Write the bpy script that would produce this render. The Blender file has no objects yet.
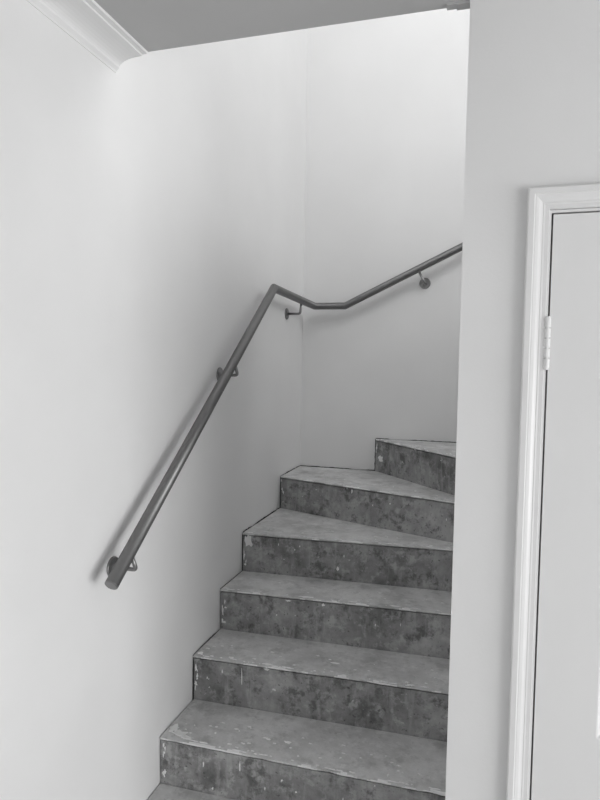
import bpy, bmesh, math, random
from mathutils import Vector, Matrix, noise
random.seed(7)
sc = bpy.context.scene
COL = sc.collection

# ------------------------------------------------------------ layout (metres)
YW   = 1.578          # front face of the door wall
YC   = 1.604          # far edge of the low ceiling
YB   = 3.582          # back wall of the stairwell
XN   = 0.9985          # left end of the door wall
ZC   = 2.380          # low ceiling
ZF   = -0.18          # floor
ZT   = 5.0            # roof over the stairwell
XR   = 5.4            # right wall of the room
YR   = -3.0           # rear wall of the room
XU   = 3.4            # right wall of upper hall

# ------------------------------------------------------------ materials
def new_mat(name):
    m = bpy.data.materials.new(name); m.use_nodes = True
    nt = m.node_tree; nt.nodes.clear()
    out = nt.nodes.new('ShaderNodeOutputMaterial')
    b = nt.nodes.new('ShaderNodeBsdfPrincipled')
    nt.links.new(b.outputs[0], out.inputs[0])
    return m, nt, b
def N(nt, t, **kw):
    n = nt.nodes.new(t)
    for k, v in kw.items(): setattr(n, k, v)
    return n
def noise_node(nt, vec, scale, detail=4, rough=.5):
    n = N(nt, 'ShaderNodeTexNoise'); n.inputs['Scale'].default_value = scale
    n.inputs['Detail'].default_value = detail; n.inputs['Roughness'].default_value = rough
    nt.links.new(vec, n.inputs['Vector']); return n.outputs['Fac']
def ramp(nt, fac, stops):
    r = N(nt, 'ShaderNodeValToRGB'); e = r.color_ramp.elements
    while len(e) < len(stops): e.new(.5)
    for i, (p, c) in enumerate(stops):
        e[i].position = p; e[i].color = (c, c, c, 1)
    nt.links.new(fac, r.inputs[0]); return r.outputs[0]
def mix(nt, fac, a, b, mode='MIX'):
    m = N(nt, 'ShaderNodeMix', data_type='RGBA', blend_type=mode)
    for s, v in ((0, fac), (6, a), (7, b)):
        if isinstance(v, (int, float)):
            m.inputs[s].default_value = v if s == 0 else (v, v, v, 1)
        else: nt.links.new(v, m.inputs[s])
    return m.outputs[2]
def bump(nt, b, h, strength, dist):
    n = N(nt, 'ShaderNodeBump'); n.inputs['Strength'].default_value = strength; n.inputs['Distance'].default_value = dist
    nt.links.new(h, n.inputs['Height']); nt.links.new(n.outputs[0], b.inputs['Normal'])

def paint(name, v, rough=.55, var=.02, bmp=.12):
    m, nt, b = new_mat(name)
    co = N(nt, 'ShaderNodeTexCoord').outputs['Object']
    c = ramp(nt, noise_node(nt, co, 2.2, 3), [(.3, v - var), (.7, v + var)])
    nt.links.new(c, b.inputs['Base Color']); b.inputs['Roughness'].default_value = rough
    b.inputs['Specular IOR Level'].default_value = .3
    bump(nt, b, noise_node(nt, co, 160, 3), bmp, .002)
    return m
M_wall   = paint('wall_plaster', .80, .6)
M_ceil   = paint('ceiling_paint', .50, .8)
M_trim   = paint('gloss_trim_paint', .80, .32, .01, .03)
M_door   = paint('door_paint', .80, .35, .01, .04)
M_corn   = paint('cornice_paint', .82, .6, .01, .03)
M_plast  = paint('plaster_flake', .85, .8, .08, .3)
M_floor  = paint('floor_screed', .34, .7, .04, .3)
M_dark   = paint('gap_shade', .03, .9, .005, .0)  # near-black, stands for the shade inside the wall joint

def concrete(name, base, tread):
    m, nt, b = new_mat(name)
    co = N(nt, 'ShaderNodeTexCoord').outputs['Object']
    big = noise_node(nt, co, 5.0, 7, .66)
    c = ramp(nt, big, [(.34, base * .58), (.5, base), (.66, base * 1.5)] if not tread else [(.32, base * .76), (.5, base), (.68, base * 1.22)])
    # broad blotches of cement skin
    bl = noise_node(nt, co, 15, 7, .72)
    c = mix(nt, ramp(nt, bl, [(.52, 0), (.62, .85 if not tread else .34)]), c, base * .42)
    l2 = noise_node(nt, co, 22, 6, .7)
    c = mix(nt, ramp(nt, l2, [(.52, 0), (.64, .65 if not tread else .34)]), c, base * 1.75 if not tread else base * 1.4)
    # pits and specks
    pt = noise_node(nt, co, 62, 3, .6)
    c = mix(nt, ramp(nt, pt, [(.645, 0), (.70, .7 if not tread else .22)]), c, base * .25)
    # runs of slurry down the risers, trowel sweeps on the treads
    mp = N(nt, 'ShaderNodeMapping'); nt.links.new(co, mp.inputs['Vector'])
    mp.inputs['Scale'].default_value = (1, 1, .16) if not tread else (.45, 1.3, 1)
    mp.inputs['Location'].default_value = (3.1, 1.7, .4)
    sm = noise_node(nt, mp.outputs[0], 30 if not tread else 12, 6, .65)
    c = mix(nt, ramp(nt, sm, [(.54, 0), (.70, .42 if not tread else .25)]), c, base * 1.9 if not tread else base * 1.35)
    # small crisp flecks of dried plaster
    mq = N(nt, 'ShaderNodeMapping'); nt.links.new(co, mq.inputs['Vector']); mq.inputs['Scale'].default_value = (.6, 1, 1)
    fl = noise_node(nt, mq.outputs[0], 34 if tread else 48, 5, .65)
    c = mix(nt, ramp(nt, fl, [(.64, 0), (.675, .75)] if tread else [(.68, 0), (.71, .6)]), c, .62)
    nt.links.new(c, b.inputs['Base Color'])
    b.inputs['Roughness'].default_value = .72 if tread else .85
    b.inputs['Specular IOR Level'].default_value = .35
    bump(nt, b, mix(nt, .5, bl, pt), .5, .006)
    return m
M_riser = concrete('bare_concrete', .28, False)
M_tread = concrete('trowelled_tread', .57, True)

def metal(name, v, rough):
    m, nt, b = new_mat(name)
    co = N(nt, 'ShaderNodeTexCoord').outputs['Object']
    c = ramp(nt, noise_node(nt, co, 30, 4), [(.3, v * .97), (.7, v * 1.03)])
    nt.links.new(c, b.inputs['Base Color']); b.inputs['Metallic'].default_value = .85
    b.inputs['Roughness'].default_value = rough
    
    return m
M_rail = metal('brushed_steel', .20, .42)
M_brak = metal('bracket_steel', .26, .36)
M_hinge = paint('painted_hinge', .82, .35, .01, .02)

# ------------------------------------------------------------ mesh helpers
def link(name, bm, mats, parent=None, smooth=False, kind=None):
    me = bpy.data.meshes.new(name)
    bmesh.ops.recalc_face_normals(bm, faces=bm.faces)
    bm.to_mesh(me); bm.free()
    for m in (mats if isinstance(mats, (list, tuple)) else [mats]): me.materials.append(m)
    if smooth:
        for p in me.polygons: p.use_smooth = True
    o = bpy.data.objects.new(name, me); COL.objects.link(o)
    if parent: o.parent = parent
    if kind: o['kind'] = kind
    return o
def box(bm, a, b, mi=0):
    vs = [bm.verts.new((x, y, z)) for x in (a[0], b[0]) for y in (a[1], b[1]) for z in (a[2], b[2])]
    for f in ((0,1,3,2),(4,6,7,5),(0,4,5,1),(2,3,7,6),(0,2,6,4),(1,5,7,3)):
        bm.faces.new([vs[i] for i in f]).material_index = mi
def wall(name, boxes, mat=None, parent=None):
    bm = bmesh.new()
    for a, b in boxes: box(bm, a, b)
    return link(name, bm, mat or M_wall, parent, kind='structure')
def tube(bm, pts, r, seg=20, caps=True, mi=0):
    """constant-radius tube through pts with mitred joints"""
    pts = [Vector(p) for p in pts]; rings = []
    d0 = (pts[1] - pts[0]).normalized()
    ref = Vector((0, 0, 1)) if abs(d0.z) < .9 else Vector((0, 1, 0))
    u = d0.cross(ref).normalized(); v = u.cross(d0).normalized()
    prev = [pts[0] + (u * math.cos(t) + v * math.sin(t)) * r for t in (2 * math.pi * i / seg for i in range(seg))]
    rings.append([bm.verts.new(p) for p in prev])
    for k in range(1, len(pts)):
        d = (pts[k] - pts[k-1]).normalized()
        n = d if k == len(pts) - 1 else (d + (pts[k+1] - pts[k]).normalized()).normalized()
        cur = []
        for p in prev:
            t = (pts[k] - p).dot(n) / d.dot(n); cur.append(p + d * t)
        rings.append([bm.verts.new(p) for p in cur]); prev = cur
    for a, b in zip(rings, rings[1:]):
        for i in range(seg):
            f = bm.faces.new((a[i], a[(i+1) % seg], b[(i+1) % seg], b[i])); f.smooth = True; f.material_index = mi
    if caps:
        bm.faces.new(list(reversed(rings[0]))).material_index = mi; bm.faces.new(rings[-1]).material_index = mi
def lathe(bm, c, axis, prof, seg=32):
    """prof = [(distance along axis, radius)]"""
    c = Vector(c); a = Vector(axis).normalized()
    ref = Vector((0, 0, 1)) if abs(a.z) < .9 else Vector((0, 1, 0))
    u = a.cross(ref).normalized(); v = u.cross(a); rings = []
    for h, r in prof:
        if r < 1e-5: rings.append([bm.verts.new(c + a * h)])
        else: rings.append([bm.verts.new(c + a * h + (u * math.cos(t) + v * math.sin(t)) * r) for t in (2 * math.pi * i / seg for i in range(seg))])
    for p, q in zip(rings, rings[1:]):
        for i in range(seg):
            j = (i + 1) % seg
            if len(p) == 1 and len(q) == 1: continue
            if len(p) == 1: bm.faces.new((p[0], q[j], q[i]))
            elif len(q) == 1: bm.faces.new((p[i], p[j], q[0]))
            else: bm.faces.new((p[i], p[j], q[j], q[i]))
    if len(rings[0]) > 1: bm.faces.new(rings[0])
    if len(rings[-1]) > 1: bm.faces.new(rings[-1])

# ------------------------------------------------------------ room shell
T = .12
wall('wall_left', [((-T, YR, ZF), (0, YB + T, ZT))])
wall('wall_back', [((0, YB, ZF), (XU, YB + T, ZT))])
DX0, DX1, DZ = 1.188, 2.035, 1.866      # rough opening of the door
wall('wall_right', [((XN, YW, ZF), (DX0, YW + .09, ZC)), ((DX0, YW, DZ), (DX1, YW + .09, ZC)),
                    ((DX1, YW, ZF), (XR, YW + .09, ZC))])
wall('wall_stair', [((XN + .001, YW + .09, ZF), (XN + .10, 2.785, ZC))])
wall('wall_closet', [((XN + .10, 2.70, ZF), (XU, 2.785, 2.44))])
UX0, UX1, UZ0, UZ1 = .2, 2.0, 3.35, 4.6
wall('wall_upper', [((.0, YC - .10, ZC + .0905), (XU, YC, UZ0)), ((.0, YC - .10, UZ1), (XU, YC, ZT)),
                    ((.0, YC - .10, UZ0), (UX0, YC, UZ1)), ((UX1, YC - .10, UZ0), (XU, YC, UZ1))])
# room side walls, with a window in each
WY0, WY1, WZ0, WZ1 = -2.2, 1.25, -.15, 1.45
wall('wall_east', [((XR, YR, ZF), (XR + T, WY0, ZC)), ((XR, WY1, ZF), (XR + T, YW + .09, ZC)),
                   ((XR, WY0, ZF), (XR + T, WY1, WZ0)), ((XR, WY0, WZ1), (XR + T, WY1, ZC))])
RX0, RX1, RZ0, RZ1 = 1.4, 3.4, .55, 2.1
wall('wall_rear', [((0, YR - T, ZF), (RX0, YR, ZC)), ((RX1, YR - T, ZF), (XR + T, YR, ZC)),
                   ((RX0, YR - T, ZF), (RX1, YR, RZ0)), ((RX0, YR - T, RZ1), (RX1, YR, ZC))])
HY0, HY1, HZ0, HZ1 = 1.9, 3.2, 2.9, 4.5
wall('wall_hall', [((XU, YC, ZC), (XU + T, YB + T, HZ0)), ((XU, YC, HZ1), (XU + T, YB + T, ZT)),
                   ((XU, YC, HZ0), (XU + T, HY0, HZ1)), ((XU, HY1, HZ0), (XU + T, YB + T, HZ1))])
wall('floor', [((0, YR, ZF - .1), (XR, YW, ZF)), ((0, YW, ZF - .1), (XU, YB, ZF))], M_floor)
# low ceiling: the slab over the room, its edge slightly ragged beside the door wall
bm = bmesh.new()
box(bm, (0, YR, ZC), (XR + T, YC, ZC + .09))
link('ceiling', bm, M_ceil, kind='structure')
bm = bmesh.new()
box(bm, (.9425, YC - .02, ZC - .0035), (.967, YC + .004, ZC + .01)); box(bm, (.966, YC - .02, ZC - .006), (1.06, YC + .006, ZC + .01))
link('trim_1', bm, M_ceil, kind='structure')
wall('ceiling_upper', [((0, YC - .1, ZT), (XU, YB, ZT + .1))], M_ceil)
wall('floor_upper', [((2.44, 2.785, 2.16), (XU, YB, 2.30))], M_floor)

# windows the light comes in by, the hall one added for fill
def window(name, c0, c1, ax):
    bm = bmesh.new(); t = .045
    (a0, b0), (a1, b1) = c0, c1
    mid = (a0 + a1) / 2
    def bar(p, q, r, s):
        if ax == 'x': box(bm, (XR + .03, p, r), (XR + .08, q, s))
        elif ax == 'h': box(bm, (XU + .03, p, r), (XU + .08, q, s))
        elif ax == 'y': box(bm, (p, YR - .08, r), (q, YR - .03, s))
        else: box(bm, (p, YC - .07, r), (q, YC - .03, s))
    bar(a0, a1, b0, b0 + t); bar(a0, a1, b1 - t, b1)
    for m in (a0 + t / 2, mid, a1 - t / 2): bar(m - t / 2, m + t / 2, b0 + t, b1 - t)
    return link(name, bm, M_trim, kind='structure')
window('window_1', (WY0, WZ0), (WY1, WZ1), 'x')
window('window_2', (RX0, RZ0), (RX1, RZ1), 'y')
window('window_added', (HY0, HZ0), (HY1, HZ1), 'h')  # unseen hall window, added to brighten the upper left wall
window('window_3', (UX0, UZ0), (UX1, UZ1), 'u')

# cornice along the left wall, cut off flush with the ceiling's edge
prof = [(0.0, -.047), (.0025, -.047), (.005, -.042), (.013, -.0345)]
for i in range(1, 9):
    t = i / 8 * math.pi / 2
    prof.append((.013 + .066 * (1 - math.cos(t)), -.0345 + .0245 * math.sin(t)))
prof += [(.084, -.0095), (.088, -.0095), (.090, -.006), (.105, -.006), (.107, 0), (0, 0)]
bm = bmesh.new(); YE = YC - .001
A = [bm.verts.new((x, YR, ZC + z)) for x, z in prof]; B = [bm.verts.new((x, YE, ZC + z)) for x, z in prof]
for i in range(len(prof)):
    j = (i + 1) % len(prof); bm.faces.new((A[i], A[j], B[j], B[i]))
bm.faces.new(A); bm.faces.new(list(reversed(B)))
link('trim_2', bm, M_corn, kind='structure')

# ------------------------------------------------------------ door, jamb, architrave, hinge
YD = 1.580
# architrave: profile (u from outer edge inwards, h out of the wall) swept up, over and down with mitres
ap = [(0, 0), (0, .0165), (.003, .018), (.0150, .018), (.0165, .0155), (.0200, .0150), (.0260, .0130), (.0310, .0100),
      (.0345, .0085), (.0370, .0088), (.0400, .0078), (.0490, .0078), (.0500, .0065), (.0500, 0)]
ax0, ax1, az = 1.1455, 2.084, 1.9160
bm = bmesh.new(); secs = []
for k in range(4):
    ring = []
    for u, h in ap:
        x = ax0 + u if k < 2 else ax1 - u
        z = ZF if k in (0, 3) else az - u
        ring.append(bm.verts.new((x, YW - h, z)))
    secs.append(ring)
for a, b in zip(secs, secs[1:]):
    for i in range(len(ap) - 1): bm.faces.new((a[i], a[i+1], b[i+1], b[i]))
bm.faces.new(secs[0]); bm.faces.new(secs[-1])
link('trim_3', bm, M_trim, kind='structure')
# jamb lining
bm = bmesh.new()
J0, J1, JZ = 1.2005, 2.0225, 1.859
box(bm, (DX0 + .001, YW + .001, ZF), (J0, YW + .088, JZ)); box(bm, (J1, YW + .001, ZF), (DX1 - .001, YW + .088, JZ))
box(bm, (DX0 + .001, YW + .001, JZ), (DX1 - .001, YW + .088, DZ - .001))
# stop behind the leaf, which closes the gap
box(bm, (J0, YD + .040, ZF), (J0 + .014, YD + .055, JZ), 0); box(bm, (J1 - .014, YD + .040, ZF), (J1, YD + .055, JZ), 0)
box(bm, (J0, YD + .040, JZ - .014), (J1, YD + .055, JZ), 0)
link('trim_4', bm, M_trim, kind='structure')
# leaf with two recessed panels
bm = bmesh.new()
L0, L1, LZ0, LZ1 = 1.2050, 2.018, ZF + .008, 1.855
px0, px1 = 1.3445, L1 - .144
panels = [(LZ0 + .2, .44), (.606, LZ1 - .12)]
box(bm, (L0, YD + .014, LZ0), (L1, YD + .036, LZ1))
box(bm, (L0, YD, LZ0), (px0, YD + .014, LZ1)); box(bm, (px1, YD, LZ0), (L1, YD + .014, LZ1))
zz = [LZ0] + [z for p in panels for z in p] + [LZ1]
for i in range(0, len(zz), 2): box(bm, (px0, YD, zz[i]), (px1, YD + .014, zz[i+1]))
door = link('door_1', bm, M_door, kind='structure')
def frame_ring(bm, x0, x1, z0, z1, prof):
    rs = []
    for d, y in prof:
        rs.append([bm.verts.new(p) for p in ((x0 + d, y, z0 + d), (x1 - d, y, z0 + d), (x1 - d, y, z1 - d), (x0 + d, y, z1 - d))])
    for a, b in zip(rs, rs[1:]):
        for i in range(4): bm.faces.new((a[i], a[(i+1) % 4], b[(i+1) % 4], b[i]))
for z0, z1 in panels:
    bm = bmesh.new()
    frame_ring(bm, px0 - .0002, px1 + .0002, z0 - .0002, z1 + .0002, [(0, YD), (.003, YD + .001), (.016, YD + .011), (.020, YD + .0115), (.03, YD + .0115), (.05, YD + .007), (.052, YD + .007)])
    r = .052
    vs = [bm.verts.new(p) for p in ((px0 + r, YD + .007, z0 + r), (px1 - r, YD + .007, z0 + r), (px1 - r, YD + .007, z1 - r), (px0 + r, YD + .007, z1 - r))]
    bm.faces.new(vs); bmesh.ops.remove_doubles(bm, verts=bm.verts, dist=1e-5)
    link('door_panel', bm, M_door, door)
# butt hinge: barrel of five knuckles with finials, and the painted leaf beside it
def hinge(zc):
    hx, hy, hh = 1.2000, YD - .0075, .120
    bm = bmesh.new(); n = 5; k = hh / n; pr = []
    z = -hh / 2
    pr = [(z - .0035, .003), (z - .003, .0055), (z, .0058)]
    for i in range(n):
        a = z + i * k
        pr += [(a + .0018, .0072), (a + k - .0018, .0072)] + ([(a + k - .0016, .0036), (a + k + .0016, .0036)] if i < n - 1 else [])
    pr += [(hh / 2 + .003, .0055), (hh / 2 + .0035, .003)]
    lathe(bm, (hx, hy, zc), (0, 0, 1), pr, 20)
    box(bm, (hx - .0015, hy, zc - hh / 2), (hx + .0015, YD + .03, zc + hh / 2))
    link('door_hinge', bm, M_hinge, door, smooth=False)
hinge(1.5515); hinge(.02)

# ------------------------------------------------------------ concrete winder staircase
stair = bpy.data.objects.new('concrete_staircase', None); COL.objects.link(stair)
stair['label'] = 'bare grey concrete winding staircase with chipped nosings climbing right between white walls'
stair['category'] = 'staircase'
XE = .9945          # right end of the straight treads
XW = .004               # left end (a hairline crack along the wall)
YBK = YB - .005
Z = [0, .1727, .3524, .5289, .7108, .8888, 1.0788, 1.262, 1.445, 1.627, 1.81, 1.99, 2.165]
NEW = (1.118, 2.792)    # where the winders meet
def lerp(a, b, t): return (a[0] + (b[0] - a[0]) * t, a[1] + (b[1] - a[1]) * t)
def poly(pts):
    L = [0]
    for a, b in zip(pts, pts[1:]): L.append(L[-1] + math.dist(a, b))
    def f(t):
        s = t * L[-1]
        for i in range(len(pts) - 1):
            if s <= L[i+1] + 1e-9: return lerp(pts[i], pts[i+1], (s - L[i]) / max(1e-9, L[i+1] - L[i]))
        return pts[-1]
    return f
# front line of each step at its top and at its foot
front = [ [(XW, 1.640), (XE, 1.640)],
          [(XW, 1.888), (XE, 1.903)], [(XW, 2.1435), (XE, 2.180)], [(XW, 2.397), (XE, 2.455)], [(XW, 2.6455), (XE, 2.719)],
          [(XW, 3.195), (.94, 2.864), NEW], [(.4625, YBK), (.932, 3.013), NEW] ]
foot = [ [(XW, 1.640), (XE, 1.640)],
         [(XW, 1.892), (XE, 1.907)], [(XW, 2.150), (XE, 2.178)], [(XW, 2.402), (XE, 2.436)], [(XW, 2.650), (XE, 2.702)],
         [(XW, 3.198), (.94, 2.825), NEW], [(.4640, YBK), (.930, 3.026), NEW] ]
back = [foot[k+1] for k in range(5)] + [[(XW, YBK), (.4640, YBK), (.930, 3.026), NEW], [(.4625, YBK), (1.15, YBK), (1.15, 2.795)]]
for k in range(7, 12):          # the straight upper flight, going right
    x = 1.15 + (k - 7) * .255
    front.append([(x, YBK), (x, 2.79)]); foot.append([(x, YBK), (x, 2.79)]); back.append([(x + .255, YBK), (x + .255, 2.79)])
front[6][-1] = (1.15, 2.795); foot[6][-1] = (1.15, 2.795); back[5][-1] = (1.15, 2.795)

def nz(x, y, z, s): return noise.noise(Vector((x * s, y * s, z * s)))
def chip(k, t, amp):
    """ragged bite out of the nosing; t metres along the edge"""
    a = max(0, noise.noise(Vector((t * 9, k * 7.3, 1.1))) - .18) * 2.2
    b = noise.noise(Vector((t * 45, k * 3.1, 5.7)))
    return amp * (a + .35 * b)
def fleck(bm, c, u, v, n, w, h, mi, seed):
    """a thin irregular flake of plaster lying on the concrete"""
    rnd = random.Random(seed); m = 14; top = []; bot = []
    for i in range(m):
        a = 2 * math.pi * i / m; r = rnd.uniform(.38, 1.0)
        p = c + u * (w * .5 * r * math.cos(a)) + v * (h * .5 * r * math.sin(a))
        bot.append(bm.verts.new(p - n * .001)); top.append(bm.verts.new(p + (c - p) * .15 + n * .0014))
    for i in range(m):
        bm.faces.new((bot[i], bot[(i+1) % m], top[(i+1) % m], top[i])).material_index = mi
    bm.faces.new(top).material_index = mi

TH = .009
GR = .0045      # shallow groove left under the trowelled layer
# flakes seen in the photograph: step -> (metres along the nosing, metres back from it or down from it, width, height)
tread_flakes = {1: [(.045,.035,.11,.05),(.02,.06,.05,.07),(.085,.02,.06,.03),(.25,.03,.022,.009),(.36,.10,.03,.012),(.44,.10,.035,.018),(.34,.016,.02,.006),(.62,.004,.03,.008),(.16,.01,.04,.008),(.57,.05,.016,.01),(.80,.03,.012,.02),(.83,.06,.014,.010),(.24,.12,.02,.008),(.70,.09,.012,.006)],
                2: [(.02,.02,.03,.03),(.15,.02,.030,.010),(.30,.008,.055,.018),(.55,.09,.05,.010),(.63,.06,.02,.010),(.40,.03,.015,.008),(.24,.035,.02,.006),(.84,.008,.04,.006)],
                3: [(.02,.012,.03,.012),(.14,.006,.02,.008),(.38,.008,.09,.010),(.52,.02,.018,.010),(.74,.008,.04,.012),(.63,.03,.014,.008)],
                4: [(.10,.05,.025,.008),(.40,.14,.02,.006),(.03,.01,.045,.018),(.62,.02,.014,.008),(.68,.005,.03,.007),(.25,.01,.04,.005)],
                5: [(.08,.012,.03,.010),(.03,.006,.05,.008),(.48,.015,.018,.012),(.30,.10,.03,.006),(.20,.16,.05,.006)],
                6: [(.06,.006,.03,.005),(.30,.008,.02,.007),(.48,.012,.02,.008)]}
riser_flakes = {1: [(.012,.135,.016,.030),(.012,.03,.012,.02),(.30,.05,.006,.05),(.45,.07,.010,.012),(.165,.07,.006,.03),(.5,.10,.01,.008),(.70,.12,.008,.01),(.2,.15,.008,.012)],
                2: [(.008,.115,.020,.030),(.01,.05,.012,.04),(.20,.06,.004,.10),(.12,.05,.006,.02),(.33,.09,.02,.012),(.30,.015,.03,.012)],
                3: [(.022,.080,.018,.010),(.015,.145,.020,.016),(.30,.02,.03,.010),(.45,.022,.022,.014),(.01,.10,.010,.05)],
                4: [(.028,.038,.046,.072),(.012,.15,.016,.012),(.45,.13,.012,.028),(.25,.06,.006,.010),(.006,.10,.008,.09),(.2,.11,.006,.006)],
                5: [(.46,.025,.010,.034),(.68,.055,.008,.012),(.24,.045,.010,.006),(.43,.012,.012,.008)],
                6: [(.41,.012,.012,.010),(.06,.11,.07,.05)]}
for k in range(1, 7):
    rnd = random.Random(40 + k); Lk = sum(math.dist(a, b) for a, b in zip(front[k], front[k][1:]))
    for _ in range(26):      # crumbs and smears of plaster stuck along the nosing
        w_ = rnd.choice((.008, .014, .022, .045)) * rnd.uniform(.6, 1.3)
        tread_flakes[k].append((rnd.uniform(.01, Lk - .03), rnd.uniform(.000, .010), w_, rnd.uniform(.003, .006)))
    for _ in range({1: 34, 2: 22}.get(k, 14)):
        tread_flakes[k].append((rnd.uniform(.03, Lk - .05), rnd.uniform(.012, .15), rnd.uniform(.006, .022), rnd.uniform(.004, .011)))
    for _ in range(4):
        a_ = rnd.uniform(.01, Lk - .04)
        riser_flakes[k].append((a_, rnd.uniform(.015, .16), rnd.uniform(.003, .007), rnd.uniform(.004, .020)))
    for _ in range(5):
        riser_flakes[k].append((rnd.uniform(.005, .02), rnd.uniform(.02, .15), rnd.uniform(.005, .012), rnd.uniform(.01, .03)))
for k in range(0, 12):
    F, G, Bk = poly(front[k]), poly(foot[k]), poly(back[k])
    zt = Z[k]; zb = (Z[k-1] if k else ZF) 
    fine = k <= 6
    nu = 90 if fine else 6; nv = 16 if fine else 4; nr = 18 if fine else 4
    L = sum(math.dist(a, b) for a, b in zip(front[k], front[k][1:]))
    # --- body with the riser face
    bm = bmesh.new(); grid = []
    for i in range(nu + 1):
        t = i / nu; f, g = F(t), G(t); b = Bk(t); row = []
        for j in range(nr + 1):
            s = j / nr; x, y = lerp(g, f, s); z = (zb - .004) + (zt - TH - GR - zb + .004) * s
            if fine and j < nr:
                y += .0030 * nz(x, z, k, 6) + .0012 * nz(x, z, k, 30)
            if fine: y += chip(k, t * L, .0022) * max(0, (s - .8) / .2)
            row.append(bm.verts.new((x, y, z)))
        ux, uy = (b[0] - f[0], b[1] - f[1]); ul = max(1e-4, math.hypot(ux, uy)); dg = min(.008, ul * .3)
        row.append(bm.verts.new((x + ux / ul * dg, y + uy / ul * dg, z)))
        row.append(bm.verts.new((x + ux / ul * dg, y + uy / ul * dg, zt - TH)))
        d = lerp(f, b, .985 if math.dist(f, b) > .02 else .6)
        row.append(bm.verts.new((d[0], d[1], zt - TH)))
        row.append(bm.verts.new((d[0], d[1], zb - .004)))
        grid.append(row)
    m = len(grid[0])
    for i in range(nu):
        for j in range(m):
            q = (grid[i][j], grid[i+1][j], grid[i+1][(j+1) % m], grid[i][(j+1) % m])
            try: bm.faces.new(q)
            except ValueError: pass
    bm.faces.new(grid[0]); bm.faces.new(list(reversed(grid[-1])))
    for n_, (a, dn, w, h) in enumerate(riser_flakes.get(k, [])):
        t = a / L; f = F(t); g = G(t); s = dn / (zt - zb); x, y = lerp(f, g, s)
        f2 = F(min(1, t + .02)); f1 = F(max(0, t - .02)); u = Vector((f2[0] - f1[0], f2[1] - f1[1], 0)).normalized()
        nn = Vector((u.y, -u.x, 0))
        fleck(bm, Vector((x, y, zt - dn)) + nn * .0012, u, Vector((0, 0, 1)), nn, w, h, 1, k * 100 + n_)
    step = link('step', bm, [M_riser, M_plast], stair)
    # --- pale trowelled tread
    bm = bmesh.new(); grid = []
    for i in range(nu + 1):
        t = i / nu; f, b = F(t), Bk(t); row = []
        c = chip(k, t * L, .0055) if fine else 0
        lip = Vector((b[0] - f[0], b[1] - f[1], 0)); ln = max(lip.length, 1e-4); lip /= ln
        def P(d, z):
            p = Vector((f[0], f[1], 0)) + lip * d; return bm.verts.new((p.x, p.y, z))
        row.append(P(min(.0, 0) + max(0, c) * .6 - .0008, zt - TH))
        row.append(P(-.0058 + max(0, c), zt - TH * .75))
        row.append(P(-.0064 + max(0, c), zt - TH * .3))
        row.append(P(-.0045 + max(0, c) * 1.3, zt - .0012 - max(0, c) * .5))
        row.append(P(min(.004 + max(0, c) * 1.5, ln * .1), zt - .0004 - max(0, c) * .3))
        d0 = min(.012 + max(0, c) * 1.5, ln * .2)
        for j in range(nv + 1):
            s = j / nv; d = d0 + (max(ln - .002, d0 + .001) - d0) * s
            p = Vector((f[0], f[1], 0)) + lip * d
            z = zt + (.0022 * nz(p.x, p.y, k, 5) + .0007 * nz(p.x, p.y, k, 28) if fine and s < 1 else 0)
            # dried mortar builds up a little in the angle under the next riser
            row.append(bm.verts.new((p.x, p.y, z)))
        d = max(ln - .002, d0 + .001); row.append(P(d, zt - TH))
        grid.append(row)
    m = len(grid[0])
    for i in range(nu):
        for j in range(m):
            try: fc = bm.faces.new((grid[i][j], grid[i+1][j], grid[i+1][(j+1) % m], grid[i][(j+1) % m]))
            except ValueError: continue
            # a broken skim of plaster clings to the arris
            if fine and k and j in (1, 2, 3) and noise.noise(Vector((i / nu * L * 16, k * 5.3, 2.2))) > (-.02, .05, .26)[j-1]: fc.material_index = 1
    bm.faces.new(grid[0]); bm.faces.new(list(reversed(grid[-1])))
    for n_, (a, dn, w, h) in enumerate(tread_flakes.get(k, [])):
        t = a / L; f, b = F(t), Bk(t)
        u = Vector((F(min(1, t + .02))[0] - F(max(0, t - .02))[0], F(min(1, t + .02))[1] - F(max(0, t - .02))[1], 0)).normalized()
        v = Vector((-u.y, u.x, 0)); c = Vector((f[0], f[1], zt + .0012)) + v * dn
        if c.x - w / 2 < XW: c.x = XW + w / 2
        fleck(bm, c, u, v, Vector((0, 0, 1)), w, h, 1, k * 200 + n_)
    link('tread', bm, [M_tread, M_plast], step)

# near-black strips painting the shade of the dirty open joint where the plaster stops short of the concrete: [polyline], height, threshold
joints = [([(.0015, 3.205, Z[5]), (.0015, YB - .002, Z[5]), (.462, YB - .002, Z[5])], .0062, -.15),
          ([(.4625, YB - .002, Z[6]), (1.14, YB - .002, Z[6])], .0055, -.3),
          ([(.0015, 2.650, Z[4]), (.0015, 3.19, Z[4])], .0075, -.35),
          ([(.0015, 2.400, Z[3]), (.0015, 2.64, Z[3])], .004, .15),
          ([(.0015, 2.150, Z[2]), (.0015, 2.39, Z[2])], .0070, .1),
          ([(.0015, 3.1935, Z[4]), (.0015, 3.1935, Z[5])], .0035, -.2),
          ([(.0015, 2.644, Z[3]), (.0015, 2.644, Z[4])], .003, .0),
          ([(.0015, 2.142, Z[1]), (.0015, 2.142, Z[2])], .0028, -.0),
          ([(.4610, YB - .002, Z[5]), (.4610, YB - .002, Z[6])], .0035, -.2)]
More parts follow.
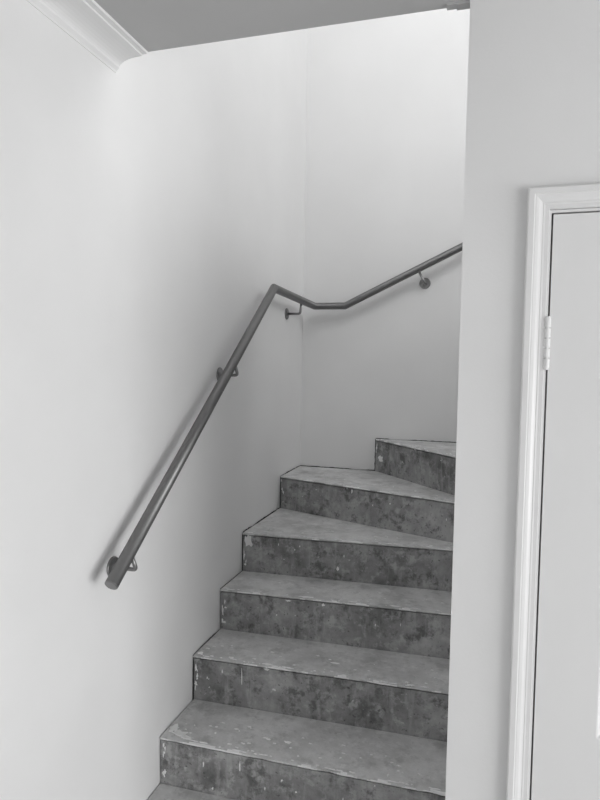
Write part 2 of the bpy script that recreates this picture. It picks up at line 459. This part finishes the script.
for pts, h, th in joints:
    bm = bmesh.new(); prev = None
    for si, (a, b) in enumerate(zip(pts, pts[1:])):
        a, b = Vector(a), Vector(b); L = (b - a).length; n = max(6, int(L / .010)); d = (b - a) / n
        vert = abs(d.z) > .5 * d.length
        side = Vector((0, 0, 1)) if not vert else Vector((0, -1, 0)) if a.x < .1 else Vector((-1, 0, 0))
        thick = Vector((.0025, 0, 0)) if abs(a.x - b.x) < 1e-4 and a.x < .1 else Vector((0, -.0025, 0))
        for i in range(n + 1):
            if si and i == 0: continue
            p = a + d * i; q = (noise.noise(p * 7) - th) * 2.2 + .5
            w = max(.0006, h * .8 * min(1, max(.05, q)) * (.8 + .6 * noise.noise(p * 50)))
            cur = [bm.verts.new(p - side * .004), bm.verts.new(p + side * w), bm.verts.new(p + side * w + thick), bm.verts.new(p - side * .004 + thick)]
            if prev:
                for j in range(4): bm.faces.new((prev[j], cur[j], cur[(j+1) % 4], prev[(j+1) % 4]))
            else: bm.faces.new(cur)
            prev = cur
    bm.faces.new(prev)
    jo = link('joint_shade', bm, M_dark, stair); jo['label'] = 'dark strip painted as the shade in the joint between plaster and concrete'

# ------------------------------------------------------------ handrail
rail = bpy.data.objects.new('handrail', None); COL.objects.link(rail); rail.location = (0, 1.48, .87)
rail['label'] = 'dark grey tubular steel handrail bending round the stairwell corner on wall brackets'
rail['category'] = 'handrail'
OFF = Vector(rail.location)
def rel(p): return Vector(p) - OFF
E0, K1, K2, K3 = Vector((.075, 1.478, .8635)), Vector((.075, 2.827, 1.868)), Vector((.092, 3.507, 1.851)), Vector((.275, 3.507, 1.850))
dirE = Vector((1, 0, .486)); E4 = K3 + dirE * 1.65
RR = .0200
bm = bmesh.new(); tube(bm, [rel(p) for p in (E0, K1, K2, K3, E4)], RR, 40)
railtube = link('rail', bm, M_rail, rail)
bm = bmesh.new(); d = (K1 - E0).normalized()
lathe(bm, rel(E0), -d, [(0, RR * .985), (.0022, RR * .97), (.0034, RR * .88), (.0038, 0)], 28)
link('end_cap', bm, M_brak, rail, smooth=False)
def bracket(wp, n, drop, bendout, top):
    """wp = centre of plate on the wall, n = wall normal, top = where the arm meets the tube"""
    wp = Vector(wp); n = Vector(n); up = Vector((0, 0, 1)); bm = bmesh.new()
    c = wp + n * bendout; r = .013; path = [wp + n * .006, wp + n * (bendout - r)]
    top = Vector(top)
    tdir = (top - c).normalized()
    for i in range(1, 8):
        a = i / 8; p0 = c - n * r; p2 = c + tdir * r
        path.append(p0 * (1 - a) ** 2 + c * 2 * a * (1 - a) + p2 * a * a)
    path += [c + tdir * r, top]
    tube(bm, [rel(p) for p in path], .0064, 14)
    br = link('bracket', bm, M_brak, rail)
    bm = bmesh.new()
    lathe(bm, rel(wp), n, [(.0005, .0315), (.0040, .0315), (.0060, .0295), (.0062, .012), (.0095, .0105), (.010, .0066)], 36)
    side = n.cross(up)
    for s, z in ((1, .010), (-1, .010), (0, -.021)):       # three screw heads
        lathe(bm, rel(wp + side * (.020 * s) + up * z + n * .0065), n, [(0, .0045), (.0018, .004), (.0024, 0)], 12)
    link('wall_plate', bm, M_brak, br)
def on_rail(a, b, c):
    """where an arm square to the tube meets it"""
    d = (b - a).normalized(); f = a + d * ((Vector(c) - a).dot(d) + (.018 if a is E0 else 0))
    return f + (Vector(c) - f).normalized() * (RR * .85)
for wp, n, out, a, b in (((0, 1.596, .871), (1, 0, 0), .082, E0, K1), ((0, 2.366, 1.449), (1, 0, 0), .082, E0, K1),
                         ((0, 3.258, 1.784), (1, 0, 0), .080, K1, K2), ((.722, YB, 1.980), (0, -1, 0), .075, K3, E4),
                         ((1.45, YB, 2.330), (0, -1, 0), .075, K3, E4)):
    bracket(wp, n, 0, out, on_rail(a, b, Vector(wp) + Vector(n) * out))

# ------------------------------------------------------------ light
def area(name, loc, rot, sx, sy, e):
    l = bpy.data.lights.new(name, 'AREA'); l.shape = 'RECTANGLE'; l.size = sx; l.size_y = sy; l.energy = e
    o = bpy.data.objects.new(name, l); COL.objects.link(o); o.location = loc; o.rotation_euler = rot; return o
R = math.radians
E_EAST, E_REAR, E_SKY, E_HALL = 182, 2, 24, 38
area('daylight_east', (XR + .10, (WY0 + WY1) / 2, (WZ0 + WZ1) / 2), (0, R(90), 0), WZ1 - WZ0, WY1 - WY0, E_EAST)
area('daylight_rear', ((RX0 + RX1) / 2, YR - .10, (RZ0 + RZ1) / 2), (R(90), 0, 0), RX1 - RX0, RZ1 - RZ0, E_REAR)
area('fill_hall', (XU + .10, (HY0 + HY1) / 2, (HZ0 + HZ1) / 2), (0, R(90), 0), HZ1 - HZ0, HY1 - HY0, E_HALL)  # added fill light at the made-up hall window
area('daylight_landing', ((UX0 + UX1) / 2, YC - .09, (UZ0 + UZ1) / 2), (R(90), 0, 0), UX1 - UX0, UZ1 - UZ0, E_SKY)
w = bpy.data.worlds.new('overcast_sky'); sc.world = w; w.use_nodes = True
w.node_tree.nodes['Background'].inputs[0].default_value = (.8, .8, .8, 1); w.node_tree.nodes['Background'].inputs[1].default_value = .5

# ------------------------------------------------------------ camera
cd = bpy.data.cameras.new('camera'); cam = bpy.data.objects.new('camera', cd); COL.objects.link(cam); sc.camera = cam
r = Vector((0.95795056, 0.28635603, 0.01819168)); u = Vector((-0.03174667, 0.04276454, 0.99858066)); f = Vector((-0.28517164, 0.95716844, -0.05005716))
m = Matrix((r, u, -f)).transposed().to_4x4(); m.translation = Vector((1.0584, 0, 1.4789)); cam.matrix_world = m
cd.sensor_fit = 'HORIZONTAL'; cd.sensor_width = 36; cd.lens = 614.1055 / 600 * 36; cd.clip_start = .02
vs = sc.view_settings
vs.view_transform = 'Standard'; vs.look = 'None'; vs.gamma = 1; vs.use_curve_mapping = False; vs.exposure = 0.0
